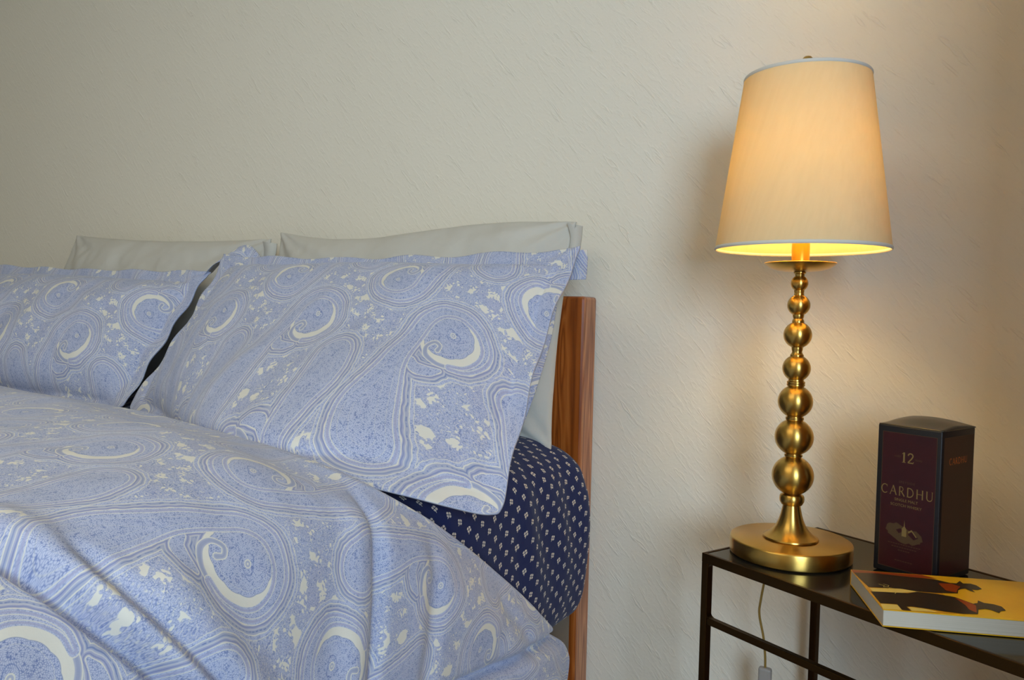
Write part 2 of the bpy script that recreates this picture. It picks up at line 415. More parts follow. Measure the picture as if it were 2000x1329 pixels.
# ------------------------------------------------------------------ the room
XL, XR, YF, ZC = -3.9, 2.6, -3.6, 2.45
def struct(name, lo, hi, mat):
    o = box(name, lo, hi, mat); o['kind'] = 'structure'; return o
struct('wall_back', (XL - .1, 0, 0), (XR + .1, .1, ZC), M_WALL)
struct('wall_left', (XL - .1, YF, 0), (XL, 0, ZC), M_WALL)
struct('wall_right', (XR, YF, 0), (XR + .1, 0, ZC), M_WALL)
M_BLOCKER = wood('blocker_wood', (18, 18, 1.4), srgb(120, 74, 30), srgb(150, 98, 44), srgb(168, 114, 56), knots=False)  # toned to bounce warm light onto the wall
struct('window_light_blocker', (.305, -.89, 0), (XR, 0, ZC), M_BLOCKER)  # unseen block, added to shade the right of the back wall from the window
struct('floor', (XL - .1, YF - .1, -.1), (XR + .1, .1, 0), M_FLOOR)
struct('ceiling', (XL - .1, YF - .1, ZC), (XR + .1, .1, ZC + .1), M_CEIL)
bm = bmesh.new()
WX0, WX1, WZ0, WZ1 = 1.05, 2.35, 0.90, 2.20
add_box(bm, (XL - .1, YF - .1, 0), (WX0, YF, ZC)); add_box(bm, (WX1, YF - .1, 0), (XR + .1, YF, ZC))
add_box(bm, (WX0, YF - .1, 0), (WX1, YF, WZ0)); add_box(bm, (WX0, YF - .1, WZ1), (WX1, YF, ZC))
o = bm_obj('wall_front', bm, M_WALL); o['kind'] = 'structure'
bm = bmesh.new()
for lo, hi in (((WX0, YF - .08, WZ0), (WX0 + .05, YF - .02, WZ1)), ((WX1 - .05, YF - .08, WZ0), (WX1, YF - .02, WZ1)), ((WX0 + .05, YF - .08, WZ0), (WX1 - .05, YF - .02, WZ0 + .05)),
               ((WX0 + .05, YF - .08, WZ1 - .05), (WX1 - .05, YF - .02, WZ1)), (((WX0 + WX1) / 2 - .025, YF - .08, WZ0 + .05), ((WX0 + WX1) / 2 + .025, YF - .02, WZ1 - .05))):
    add_box(bm, lo, hi, 0.004)
o = bm_obj('window_1', bm, M_WHITE); o['kind'] = 'structure'
struct('baseboard_back', (XL, -.015, 0), (XR, 0, .11), M_WHITE)

# ------------------------------------------------------------------ bed
def bed():
    b = empty('bed', (-1.52, -1.0, 0)); tag(b, 'wooden bed with a varnished pine headboard against the wall', 'bed')
    ox, oy = 1.52, 1.0
    def bx(name, lo, hi, mat, bev=.004): return box(name, (lo[0] + ox, lo[1] + oy, lo[2]), (hi[0] + ox, hi[1] + oy, hi[2]), mat, b, bev, 2)
    X1, X0 = -0.617, -2.42
    # right post: front strip, and worn outer side with daylight painted into its colour
    for xa, xb in ((X1 - .105, X1), (X0, X0 + .105)):
        p = bx('headboard_post', (xa, -.062, 0), (xb, -.006, .992), M_WOOD, .006)
    for e in [q for q in b.children if q.name == 'headboard_post'][:1]:
        e.data.materials.append(M_WOOD_DAYLIT)
        for f in e.data.polygons:
            if f.normal.x > 0.6: f.material_index = 1
    zz = [(.18, .335), (.345, .50), (.51, .665), (.675, .83), (.84, .975)]
    for z0, z1 in zz: bx('headboard_board', (X0 + .105, -.052, z0), (X1 - .105, -.022, z1), M_WOOD_H, .003)
    for xa in (X1 - .03, X0): 
        r = bx('side_panel', (xa, -2.02, .30), (xa + .028, -.085, .425), M_BASEFAB, .006)
    bx('side_rail', (X1 - .06, -2.02, .20), (X1 - .034, -.064, .30), M_WOOD_H, .003); bx('side_rail', (X0 + .034, -2.02, .20), (X0 + .06, -.064, .30), M_WOOD_H, .003)
    bx('bed_base', (X0 + .06, -2.02, .30), (X1 - .06, -.07, .405), M_BASEFAB, .005)
    bx('footboard', (X0, -2.09, .0), (X1, -2.03, .52), M_WOOD_H, .006)
bed()

def mattress():
    X0, X1, Y0, Y1 = -2.45, -0.588, -2.02, -0.072
    prof = [(.06, .405, 0), (.025, .408, 0), (.008, .42, 0), (-.002, .45, 0), (-.007, .50, 0), (-.009, .56, 0), (-.008, .62, 0), (-.006, .655, 0), (-.002, .680, 0), (.006, .697, 0), (.020, .711, 0), (.040, .723, 0),
            (.065, .733, 0), (.095, .740, 0), (.13, .744, 0), (.2, .746, 0), (.34, .746, 0), (.55, .746, 0), (.80, .746, 0)]
    # resample
    P = [Vector((a, b, 0)) for a, b, _ in prof]; P = catmull(P, 4)
    verts, uvs, faces = [], [], []; R = 0.05
    seg = []
    def ring(ins):
        r = max(R - ins * .2, .012); x0, x1, y0, y1 = X0 + ins, X1 - ins, Y0 + ins, Y1 - ins; pts = []
        NS, NC = 120, 10
        corners = [((x1 - r, y0 + r), -90), ((x1 - r, y1 - r), 0), ((x0 + r, y1 - r), 90), ((x0 + r, y0 + r), 180)]
        for ci, ((cx, cy), a0) in enumerate(corners):
            for k in range(NC + 1):
                a = math.radians(a0 + 90 * k / NC); pts.append((cx + r * math.cos(a), cy + r * math.sin(a)))
            (nx, ny), na = corners[(ci + 1) % 4]; a = math.radians(a0 + 90)
            s = (cx + r * math.cos(a), cy + r * math.sin(a)); b2 = math.radians(na); e = (nx + r * math.cos(b2), ny + r * math.sin(b2))
            for k in range(1, NS): pts.append((s[0] + (e[0] - s[0]) * k / NS, s[1] + (e[1] - s[1]) * k / NS))
        return pts
    base = ring(0); per = [0]
    for i in range(1, len(base) + 1): per.append(per[-1] + math.dist(base[i % len(base)], base[i - 1]))
    n = len(base); vlen = 0
    for j, p in enumerate(P):
        if j: vlen += (P[j] - P[j - 1]).length
        pts = ring(p.x)
        for i, (x, y) in enumerate(pts + [pts[0]]):
            z = p.y; nv = noise.noise(Vector((x * 7, y * 7, z * 5))) * .007 + noise.noise(Vector((x * 22, y * 22, z * 9))) * .0022
            side = 1 if z < .73 else .4
            if y > Y1 - .3 and x > X1 - .1: nv += .004 * math.sin(y * 60 + z * 14) * max(0, 1 - abs(z - .60) / .12)
            dx = 1 if x > X1 - .15 else 0
            # the corner by the headboard sags
            sag = -.006 * math.exp(-((Y1 - y) / .12) ** 2) * math.exp(-((X1 - x) / .05) ** 2) if z > .64 else 0
            yy = y + (nv if y < -.12 else min(nv, 0)); verts.append((x + nv * dx * side, yy, z + nv * .5 + sag)); uvs.append((per[i], vlen))
    n1 = n + 1
    for j in range(len(P) - 1):
        for i in range(n): faces.append((j * n1 + i, j * n1 + i + 1, (j + 1) * n1 + i + 1, (j + 1) * n1 + i))
    faces.append(tuple((len(P) - 1) * n1 + i for i in range(n))); faces.append(tuple(i for i in range(n - 1, -1, -1)))
    o = mesh_obj('mattress', verts, faces, M_NAVY, None, True, uvs)
    tag(o, 'thick mattress in a navy fitted sheet printed with small cream flowers', 'mattress')
mattress()

# ------------------------------------------------------------------ pillows
def smooth(t): t = max(0.0, min(1.0, t)); return t * t * (3 - 2 * t)

def pillow(name, TL, TR, BR, BL, thick, mat, flange=0.0, nu=110, nv=80, seed=0, pinch=.018, bow_top=0.0, push=(0, -1, 0), edge_fn=None, uoff=(0, 0), wr=1.0, warp=None, shear=0.0):
    TL, TR, BR, BL = map(Vector, (TL, TR, BR, BL)); W = ((TR - TL).length + (BR - BL).length) / 2; H = ((TL - BL).length + (TR - BR).length) / 2
    nrm = ((TR - TL) + (BR - BL)).cross((TL - BL) + (TR - BR)).normalized()    # faces the room
    if nrm.y > 0: nrm = -nrm
    verts, uvs, faces = [], [], []
    def P(u, v, side):
        p = BL.lerp(BR, u).lerp(TL.lerp(TR, u), v)
        a, b = 2 * u - 1, 2 * v - 1
        # soft concave edges between the corners
        uu = (TR - TL).normalized(); vv = (TL - BL).normalized()
        p -= vv * b * pinch * (1 - a * a) * abs(b); p -= uu * a * pinch * (1 - b * b) * abs(a)
        if flange > 0 and b < 0:
            c_ = max(0, abs(a) + abs(b) - 1.84) / .16; p -= (uu * math.copysign(1, a) - vv) * .013 * c_ * c_
        p += vv * bow_top * math.sin(PI * u * 2) * max(0, b)
        fu, fv = flange / W * 2, flange / H * 2
        ai, bi = min(1, abs(a) / (1 - fu)), min(1, abs(b) / (1 - fv))
        h = (max(0, 1 - ai ** 2.6) ** .62) * (max(0, 1 - bi ** 2.4) ** .62)
        nz = noise.noise(Vector((u * 3 + seed, v * 2.5, seed))) * .10
        corner = (abs(a) * abs(b)) ** 1.5
        w1 = noise.noise(Vector((u * 9 + seed * 3, v * 4, side * 5))) * .010 * wr + noise.noise(Vector((u * 26, v * 12 + seed, side * 3))) * .0028 * wr
        ang = math.atan2(1 - abs(b) + .05, 1 - abs(a) + .05); w1 += .006 * wr * math.sin(ang * 13 + seed) * corner * (1 if h > .02 else .5)
        d = side * (thick * h * (1 + nz) + .0018) + w1 * (0.3 + .7 * min(1, h * 2))
        if flange > 0 and h <= 0: d += .004 * math.sin((u * 31 + v * 23) + seed)
        p += nrm * d
        if warp: p += warp(u, v, side)
        return p
    for side in (1, -1):
        for j in range(nv + 1):
            for i in range(nu + 1):
                # denser near rims
                u = .5 - .5 * math.cos(PI * (i / nu)) * 1.0; u = .5 * u + .5 * i / nu
                v = .5 - .5 * math.cos(PI * (j / nv)); v = .5 * v + .5 * j / nv
                verts.append(P(u, v, side)); uvs.append((u * W + uoff[0] + shear * v * H, v * H + uoff[1] + (0.11 if side < 0 else 0)))
    n1 = nu + 1; off = n1 * (nv + 1)
    for j in range(nv):
        for i in range(nu):
            a = j * n1 + i; faces.append((a, a + 1, a + n1 + 1, a + n1)); a += off; faces.append((a, a + n1, a + n1 + 1, a + 1))
    for i in range(nu): faces.append((i, off + i, off + i + 1, i + 1)); a = nv * n1 + i; faces.append((a, a + 1, off + a + 1, off + a))
    for j in range(nv): a = j * n1; faces.append((a, a + n1, off + a + n1, off + a)); a += nu; faces.append((a, off + a, off + a + n1, a + n1))
    return mesh_obj(name, verts, faces, mat, None, True, uvs)

def flap(name, pts, mat, parent, nseg=10, thick=.0016, uvo=(0, 0)):
    """a hem strip given as rows of world points"""
    rows = [catmull(r, nseg) for r in pts]; n = len(rows[0]); verts = []; uvs = []; faces = []
    for s in (0, 1):
        for r in rows:
            L = 0
            for i, p in enumerate(r):
                if i: L += (r[i] - r[i - 1]).length
                verts.append(p + Vector((0, thick * s, 0))); uvs.append((uvo[0] + (rows[0][0] - r[0]).length, uvo[1] + L))
    k = len(rows); off = k * n
    for j in range(k - 1):
        for i in range(n - 1):
            a = j * n + i; faces.append((a, a + 1, a + n + 1, a + n)); faces.append((off + a, off + a + n, off + a + n + 1, off + a + 1))
    for i in range(n - 1): faces.append((i, off + i, off + i + 1, i + 1)); a = (k - 1) * n + i; faces.append((a, a + 1, off + a + 1, off + a))
    for j in range(k - 1): a = j * n; faces.append((a, a + n, off + a + n, off + a)); a += n - 1; faces.append((a, off + a, off + a + n, a + n))
    o = mesh_obj(name, verts, faces, mat, parent, True, uvs); return o

# grey pillows standing against the wall
GP = 'grey pillows propped against the wall'
g1 = pillow('pillow', (-1.385, -.085, 1.132), (-.628, -.085, 1.128), (-.628, -.165, .712), (-1.37, -.165, .715), .062, M_GREY, 0, seed=2, pinch=.012, bow_top=-.012)
tag(g1, 'plain grey pillow against the wall behind the nearer paisley pillow, over the headboard end', 'pillow', GP)
flap('hem', [[(-.640, -.100, 1.126), (-.632, -.100, 1.10), (-.633, -.105, 1.07), (-.634, -.11, 1.05)], [(-.6215, -.072, 1.122), (-.6200, -.078, 1.10), (-.621, -.085, 1.07), (-.624, -.09, 1.05)]], M_GREY, g1)
g2 = pillow('pillow', (-2.19, -.085, 1.148), (-1.418, -.085, 1.118), (-1.42, -.165, .715), (-2.33, -.165, .715), .062, M_GREY, 0, seed=9, pinch=.012)
tag(g2, 'plain grey pillow against the wall behind the farther paisley pillow', 'pillow', GP)
flap('hem', [[(-1.430, -.100, 1.112), (-1.425, -.100, 1.09), (-1.426, -.105, 1.05), (-1.43, -.11, 1.00)], [(-1.411, -.074, 1.108), (-1.409, -.078, 1.09), (-1.411, -.085, 1.05), (-1.416, -.09, 1.00)]], M_GREY, g2)

# paisley pillows leaning on them
PP = 'blue paisley pillows'
def droop1(u, v, side):
    b = max(0, 1 - v * 1.6); a = 1 - (2 * u - 1) ** 2
    r = smooth((u - .45) / .55)
    want = .764 - .074 * smooth((u - .80) / .20); have = .735 + (.685 - .735) * u        # lies on the mattress, the corner hangs over its edge
    k_ = smooth((u - .02) / .65) * (1 - .95 * smooth((u - .76) / .24))
    return (Vector((0, -.255 * k_, -.006 * k_)) + Vector((0, 0, want - have)) * smooth((u - .3) / .3)) * b ** 1.8 + Vector((.018 * r * b, 0, 0))
p1 = pillow('paisley_pillow', (-1.455, -.185, 1.072), (-.570, -.185, 1.070), (-.520, -.540, .685), (-1.46, -.43, .735), .088, M_PAIS_R, .035, nu=150, nv=100, seed=4, pinch=.014, warp=droop1, shear=.34)
tag(p1, 'large blue paisley pillow nearest the lamp, one corner hanging over the navy sheet', 'pillow', PP)
flap('hem_flap', [[(-.600, -.190, 1.066), (-.592, -.190, 1.05), (-.592, -.193, 1.03), (-.596, -.196, 1.016)], [(-.563, -.176, 1.069), (-.562, -.176, 1.052), (-.562, -.177, 1.034), (-.563, -.178, 1.018)]], M_PAIS_R, p1)
flap('side_hem', [[(-.640, -.215, 1.00), (-.630, -.27, .93), (-.615, -.34, .84), (-.60, -.41, .76)], [(-.608, -.190, 1.00), (-.597, -.235, .92), (-.583, -.31, .84), (-.570, -.395, .765)]], M_PAIS_R, p1)
flap('corner_hem', [[(-1.50, -.215, 1.02), (-1.475, -.200, 1.052), (-1.44, -.19, 1.062), (-1.40, -.19, 1.056)], [(-1.512, -.175, 1.035), (-1.475, -.150, 1.085), (-1.42, -.15, 1.098), (-1.365, -.16, 1.066)]], M_PAIS_R, p1)
def droop2(u, v, side):
    b = max(0, 1 - v * 1.6); a = 1 - (2 * u - 1) ** 2
    return Vector((0, -.04 * a, -.01 * a)) * b ** 2
p2 = pillow('paisley_pillow', (-2.42, -.20, 1.06), (-1.488, -.20, 1.036), (-1.468, -.43, .735), (-2.42, -.43, .735), .088, M_PAIS_L, .035, nu=150, nv=100, seed=13, pinch=.006, warp=droop2, shear=.28)
tag(p2, 'blue paisley pillow at the left, partly outside the frame', 'pillow', PP)

# ------------------------------------------------------------------ duvet
def interp(keys, t):
    ts = [k[0] for k in keys]
    if t <= ts[0]: return Vector(keys[0][1])
    for (a, pa), (b, pb) in zip(keys[:-1], keys[1:]):
        if t <= b:
            i = ts.index(a); k = (t - a) / (b - a)
            pm = Vector(keys[max(i - 1, 0)][1]); pn = Vector(keys[min(i + 2, len(keys) - 1)][1]); pa, pb = Vector(pa), Vector(pb)
            ma = (pb - pm) / (b - ts[max(i - 1, 0)]) * (b - a); mb = (pn - pa) / (ts[min(i + 2, len(keys) - 1)] - a) * (b - a)
            h = k * k; g = h * k
            return (2 * g - 3 * h + 1) * pa + (g - 2 * h + k) * ma + (-2 * g + 3 * h) * pb + (g - h) * mb
    return Vector(keys[-1][1])

def duvet():
    # head edge, from the far side of the bed, over the shoulder and down the near side
    Hk = [(0.0, (-2.62, -.40, .46)), (.06, (-2.58, -.40, .70)), (.12, (-2.45, -.41, .80)), (.38, (-1.594, -.593, .800)), (.52, (-1.096, -.650, .800)), (.62, (-.80, -.712, .796)), (.67, (-.655, -.735, .788)),
          (.72, (-.588, -.690, .752)), (.77, (-.556, -.622, .702)), (.84, (-.542, -.487, .602)), (.91, (-.537, -.360, .502)), (.97, (-.535, -.258, .403)), (1.0, (-.535, -.262, .345))]
    Gk = [(0.0, (-2.62, -2.2, .36)), (.06, (-2.60, -2.2, .66)), (.12, (-2.45, -2.2, .79)), (.38, (-1.6, -2.2, .815)), (.52, (-1.1, -2.2, .812)), (.62, (-.78, -2.2, .800)), (.67, (-.64, -2.2, .782)),
          (.72, (-.560, -2.2, .745)), (.77, (-.520, -2.2, .690)), (.84, (-.500, -2.2, .580)), (.91, (-.492, -2.2, .460)), (.97, (-.492, -2.2, .35)), (1.0, (-.492, -2.2, .295))]
    NT_, NS = 300, 330
    arc = [0]; prev = None
    ts = [.55 * i / (NT_ * .3) if i < NT_ * .3 else .55 + .45 * (i - NT_ * .3) / (NT_ * .7) for i in range(NT_ + 1)]
    Gp = [interp(Gk, t) for t in ts]
    for i in range(1, NT_ + 1): arc.append(arc[-1] + (Gp[i] - Gp[i - 1]).length)
    grid = []
    for j in range(NS + 1):
        s = .36 * (j / NS) / .85 if j < NS * .85 else .36 + .64 * ((j / NS - .85) / .15); row = []
        for i, t in enumerate(ts):
            h = interp(Hk, t); g = Gp[i]; k = smooth(s * 2.2)
            p = Vector((h.x + (g.x - h.x) * k, h.y + (g.y - h.y) * s, h.z + (g.z - h.z) * k)); row.append(p)
        grid.append(row)
    # normals
    def nrm(j, i):
        a = grid[min(j + 1, NS)][i] - grid[max(j - 1, 0)][i]; b = grid[j][min(i + 1, NT_)] - grid[j][max(i - 1, 0)]
        n_ = a.cross(b).normalized()
        return n_ if (n_.z > 0 or n_.x > 0) and n_.dot(Vector((.6, 0, .8))) > 0 else -n_
    def groove(p, a, b, w, depth, side=0, blend=.03):
        """crease along the segment a-b given in (y,z); side recesses everything beyond it"""
        ax, az = a; bx_, bz = b; dx, dz = bx_ - ax, bz - az; L = math.hypot(dx, dz)
        t = ((p.y - ax) * dx + (p.z - az) * dz) / (L * L); d = ((p.y - ax) * dz - (p.z - az) * dx) / L
        f = smooth((t + .25) / .3) * smooth((1.3 - t) / .3)
        v = -depth * math.exp(-(d / w) ** 2)
        if side: v += -side * smooth(d / (w * 1.2) * .5 + .5)
        return v * f
    verts, uvs, faces = [], [], []
    rows = []
    out = []
    for j in range(NS + 1):
        row = []
        for i in range(NT_ + 1):
            p = grid[j][i]; n_ = nrm(j, i); ed = (grid[0][i] - p).length
            puff = .020 * smooth(ed / .12) - .006
            q = .010 * noise.noise(Vector((p.x * 4, p.y * 4, p.z * 4))) + .004 * noise.noise(Vector((p.x * 11, p.y * 11, p.z * 11))) + .0015 * noise.noise(Vector((p.x * 30, p.y * 30, p.z * 30)))
            d = puff + q * smooth(ed / .05 + .2)
            if p.x > -.66:
                d += groove(p, (-1.118, .802), (-1.005, .652), .0060, .022, .012)
                d += groove(p, (-1.078, .780), (-.985, .652), .016, -.008)
                d += groove(p, (-1.046, .748), (-.975, .650), .008, .013)
                d += groove(p, (-1.000, .725), (-.925, .600), .020, -.010)
                d += groove(p, (-.730, .730), (-.790, .560), .010, .011)
                d += groove(p, (-.765, .730), (-.830, .560), .022, -.008)
                d += groove(p, (-.640, .660), (-.690, .520), .016, .007)
                d += groove(p, (-.600, .497), (-.270, .440), .009, .020)
                d += groove(p, (-.480, .560), (-.400, .470), .014, .006)
            row.append(p + n_ * d)
        out.append(row)
    # rolled head edge
    NR = 12; roll_rows = []
    for a in range(NR, 0, -1):
        row = []
        for i, t in enumerate(ts):
            p = out[0][i]; n_ = nrm(0, i); e = (grid[0][i] - grid[2][i]); e = (e - n_ * e.dot(n_)).normalized()
            rho = .040 * (1 - smooth((t - .64) / .12)) + .012
            w = PI * a / NR
            row.append(p + e * (rho * math.sin(w)) - n_ * (rho * (1 - math.cos(w))))
        roll_rows.append(row)
    inner = []
    for back in (.30, .15):
        inner.append([roll_rows[0][i] + (grid[6][i] - grid[0][i]).normalized() * back for i in range(NT_ + 1)])
    allrows = inner + roll_rows + out; k0 = len(inner) + len(roll_rows)
    n1 = NT_ + 1
    vlen = [0.0] * len(allrows)
    for j, row in enumerate(allrows):
        for i, p in enumerate(row):
            s_ = (p.y if j >= k0 else out[0][i].y + (k0 - j) * .008)
            verts.append(p); uvs.append((arc[i], s_ + .0))
    for j in range(len(allrows) - 1):
        for i in range(NT_): a = j * n1 + i; faces.append((a, a + 1, a + n1 + 1, a + n1))
    o = mesh_obj('duvet', verts, faces, M_PAIS_D, None, True, uvs)
    tag(o, 'puffy blue and white paisley duvet spread over the bed and hanging down its near side', 'duvet')
    return o
duvet()

# ------------------------------------------------------------------ side table
TA = math.radians(-25.9)
def side_table():
    t = empty('side_table', (-.316, -.292, 0), TA); tag(t, 'narrow metal side table with a black glass top and thin bronze frame', 'table')
    Lx, Dy, H, w = .46, .272, .62, .0115
    def bx(n_, lo, hi, mat, bev=.0012): return box(n_, lo, hi, mat, t, bev, 2)
    for x in (0, Lx - w):
        for y in (0, Dy - w): bx('leg', (x, y, 0), (x + w, y + w, H - .013), M_BRONZE)
    bx('frame_rail', (0, 0, H - .0135), (Lx, w * .45, H), M_BRONZE, .0008); bx('frame_rail', (0, Dy - w * .45, H - .0135), (Lx, Dy, H), M_BRONZE, .0008)
    bx('frame_rail', (0, w * .45, H - .0135), (w * .45, Dy - w * .45, H), M_BRONZE, .0008); bx('frame_rail', (Lx - w * .45, w * .45, H - .0135), (Lx, Dy - w * .45, H), M_BRONZE, .0008)
    bx('glass_top', (w * .45, w * .45, H - .006), (Lx - w * .45, Dy - w * .45, H - .0008), M_GLASS, .0006)
    bx('cross_rail', (w, .001, .5185), (Lx - w, w - .001, .5285), M_BRONZE); bx('cross_rail', (w, Dy - w + .001, .10), (Lx - w, Dy - .001, .11), M_BRONZE)
    bx('cross_rail', (w, .001, .10), (Lx - w, w - .001, .11), M_BRONZE)
    # rounded inner corners
    for x, s, zc in ((w, 1, H - .0135), (w, 1, .5285)):
        bm = bmesh.new(); r = .006; up = -1 if zc > .55 else 1
        pts = [(x, zc)] + [(x + r - r * math.sin(a), zc + up * (r - r * math.cos(a))) for a in [PI / 2 * k / 5 for k in range(6)]]
        va = [bm.verts.new((px_, .001, pz)) for px_, pz in pts]; vb = [bm.verts.new((px_, w - .001, pz)) for px_, pz in pts]
        bm.faces.new(va); bm.faces.new(vb[::-1])
        for i in range(len(pts)): bm.faces.new((va[i], vb[i], vb[(i + 1) % len(pts)], va[(i + 1) % len(pts)]))
        bm_obj('corner_fillet', bm, M_BRONZE, t)
side_table()

# ------------------------------------------------------------------ lamp
def lamp():
    z0 = .6202
    t = empty('table_lamp', (-.2065, -.2285, z0)); tag(t, 'lit brass table lamp with stacked balls and a cream tapered shade', 'lamp')
    def Z(z): return z - .62
    def lt(name, prof, mat=M_BRASS, **k): return lathe(name, [(r, z - .62) for r, z in prof], mat, t, **k)
    lt('base', [(.001, .62), (.0815, .62), (.0835, .6215), (.0840, .624), (.0840, .6405), (.0832, .6425), (.0815, .6435), (.001, .6436)], n=128)
    bell = [(.001, .6436), (.0372, .6437), (.0385, .645), (.0380, .6468), (.0350, .6485), (.0300, .6515), (.0250, .6562), (.0205, .6625), (.0172, .6700), (.0148, .6780), (.0130, .6865), (.0118, .6925), (.001, .6926)]
    lt('bell_foot', bell)
    lt('collar', [(.001, .6928), (.0142, .6928), (.0152, .6945), (.0168, .6975), (.0171, .7010), (.0168, .7045), (.0156, .7068), (.0125, .7080), (.001, .7080)])
    balls = [(.7346, .0288, 10), (.7900, .0267, 10), (.8409, .0241, 10), (.8886, .0194, 9), (.9361, .0195, 9), (.9784, .0157, 9), (1.0095, .0119, 9)]
    for z, r, k in balls:
        prof = [(.001, z - r * .985)] + [(r * math.cos(a), z + r * .985 * math.sin(a)) for a in [math.radians(-78 + 156 * i / 28) for i in range(29)]] + [(.001, z + r * .985)]
        lt('ball', prof)
    def ringneck(za, zb):
        zm = (za + zb) / 2; h = (zb - za) / 2
        lt('neck', [(.001, za - .002), (.0105, za - .002), (.0125, za), (.0125, zm - h * .3), (.0112, zm - h * .15), (.0125, zm), (.0125, zb - h * .3), (.0108, zb), (.0105, zb + .002), (.001, zb + .002)])
    ringneck(.7626, .7652); ringneck(.8150, .8190); ringneck(.8640, .8705)
    def spool(za, zb, ra, rb, rm):
        lt('neck', [(.001, za - .002), (ra, za - .001), (ra, za + .0012), (rm + .001, za + .003), (rm, (za + zb) / 2), (rm + .0008, zb - .003), (rb, zb - .0012), (rb, zb + .001), (.001, zb + .002)])
    spool(.9065, .9178, .0093, .0078, .0068); spool(.9545, .9640, .0083, .0078, .0066); spool(.9930, .9985, .0068, .0070, .0056)
    lt('neck', [(.001, 1.018), (.0062, 1.019), (.0068, 1.0225), (.0085, 1.0240), (.0085, 1.0255), (.0070, 1.0265), (.0070, 1.0285), (.001, 1.029)])
    lt('drip_pan', [(.001, 1.0265), (.012, 1.0265), (.022, 1.0268), (.031, 1.0280), (.039, 1.0305), (.0450, 1.0340), (.0482, 1.0368), (.0490, 1.0378), (.0484, 1.0386), (.0472, 1.0382), (.042, 1.0345), (.034, 1.0315), (.022, 1.0302), (.001, 1.0300)])
    lt('candle_sleeve', [(.001, 1.0302), (.0122, 1.0302), (.0122, 1.140), (.0100, 1.143), (.001, 1.143)], M_SLEEVE)
    # bulb
    zb = 1.190
    prof = [(.001, 1.143), (.011, 1.1435), (.012, 1.155)] + [(.024 * math.cos(a), zb + .026 * math.sin(a)) for a in [math.radians(-58 + 146 * i / 14) for i in range(15)]] + [(.001, zb + .026)]
    lt('light_bulb', prof, M_BULB, n=32)
    # harp and finial
    for s in (-1, 1):
        pts = catmull([(s * .012, 0, Z(1.098)), (s * .036, 0, Z(1.125)), (s * .042, 0, Z(1.18)), (s * .034, 0, Z(1.25)), (s * .004, 0, Z(1.297))], 8)
        tube('harp', pts, .0016, M_BRASS, t)
    lt('finial', [(.001, 1.292), (.004, 1.292), (.004, 1.306), (.008, 1.308), (.0098, 1.313), (.0100, 1.318), (.0088, 1.3235), (.005, 1.328), (.001, 1.329)], n=32)
    # shade: thin double walled cone with bound rims
    rb, rtp, zb_, zt, th = .1180, .0848, 1.0585, 1.2975, .0011
    sh = lathe('lamp_shade', [(rb, zb_ - .62), (rtp, zt - .62), (rtp - th, zt - .62), (rb - th, zb_ - .62)], M_SHADE, t, n=128, close=True)
    for r, z, nme in ((rb, zb_, 'lower_binding'), (rtp, zt, 'upper_binding')):
        cs = [(r - .0004 + .0014 * math.cos(a), z - .62 + .0026 * math.sin(a)) for a in [2 * PI * k / 10 for k in range(10)]]
        lathe(nme, cs, M_TRIM, sh, n=128, close=True)
    for k in range(3):
        a = math.radians(15 + 120 * k); tube('shade_spoke', [(.003 * math.cos(a), .003 * math.sin(a), Z(1.2945)), (.0838 * math.cos(a), .0838 * math.sin(a), Z(1.2935))], .0012, M_BRASS, t, 8)
    # cord down behind the table, with an inline switch
    L = Vector((-.2065, -.2285, z0))
    wp = [(-.245, -.168, .6245), (-.252, -.145, .6245), (-.258, -.118, .622), (-.264, -.103, .605), (-.262, -.100, .57), (-.272, -.098, .50), (-.2735, -.098, .475), (-.266, -.098, .44), (-.2625, -.097, .41), (-.2615, -.097, .388)]
    c = tube('power_cord', catmull([Vector(p) - L for p in wp], 8), .0019, M_CORD, t)
    s = box('switch', (-.0105, -.006, -.03), (.0105, .006, .030), M_CLEAR, c, .004, 3); s.location = Vector((-.2615, -.097, .360)) - L
    s['label'] = 'clear plastic inline switch'
    wp2 = [(-.2615, -.097, .331), (-.263, -.09, .25), (-.25, -.08, .12), (-.20, -.06, .006), (-.10, -.05, .004)]
    tube('cord_tail', catmull([Vector(p) - L for p in wp2], 8), .0019, M_CORD, c)
lamp()

# ------------------------------------------------------------------ flat print helpers
def prints(name, polys, mat, parent, xf, thick=.0):
    """polys: list of 2D outlines; xf maps (a,b) to a local point"""
    bm = bmesh.new()
    for poly in polys:
        vs_ = [bm.verts.new(xf(a, b)) for a, b in poly]
        try: f = bm.faces.new(vs_)
        except ValueError: continue
    bmesh.ops.triangulate(bm, faces=bm.faces[:])
    me = bpy.data.meshes.new(name); bm.to_mesh(me); bm.free(); me.materials.append(mat)
    return link(bpy.data.objects.new(name, me), parent)

def stroke(pts, w0, w1=None):
    w1 = w0 if w1 is None else w1; n = len(pts); quads = []; L, R = [], []
    for i, (x, y) in enumerate(pts):
        a = pts[max(i - 1, 0)]; b = pts[min(i + 1, n - 1)]; dx, dy = b[0] - a[0], b[1] - a[1]; l = math.hypot(dx, dy) or 1
        w = (w0 + (w1 - w0) * i / max(n - 1, 1)) / 2; L.append((x - dy / l * w, y + dx / l * w)); R.append((x + dy / l * w, y - dx / l * w))
    return [[L[i], L[i + 1], R[i + 1], R[i]] for i in range(n - 1)]

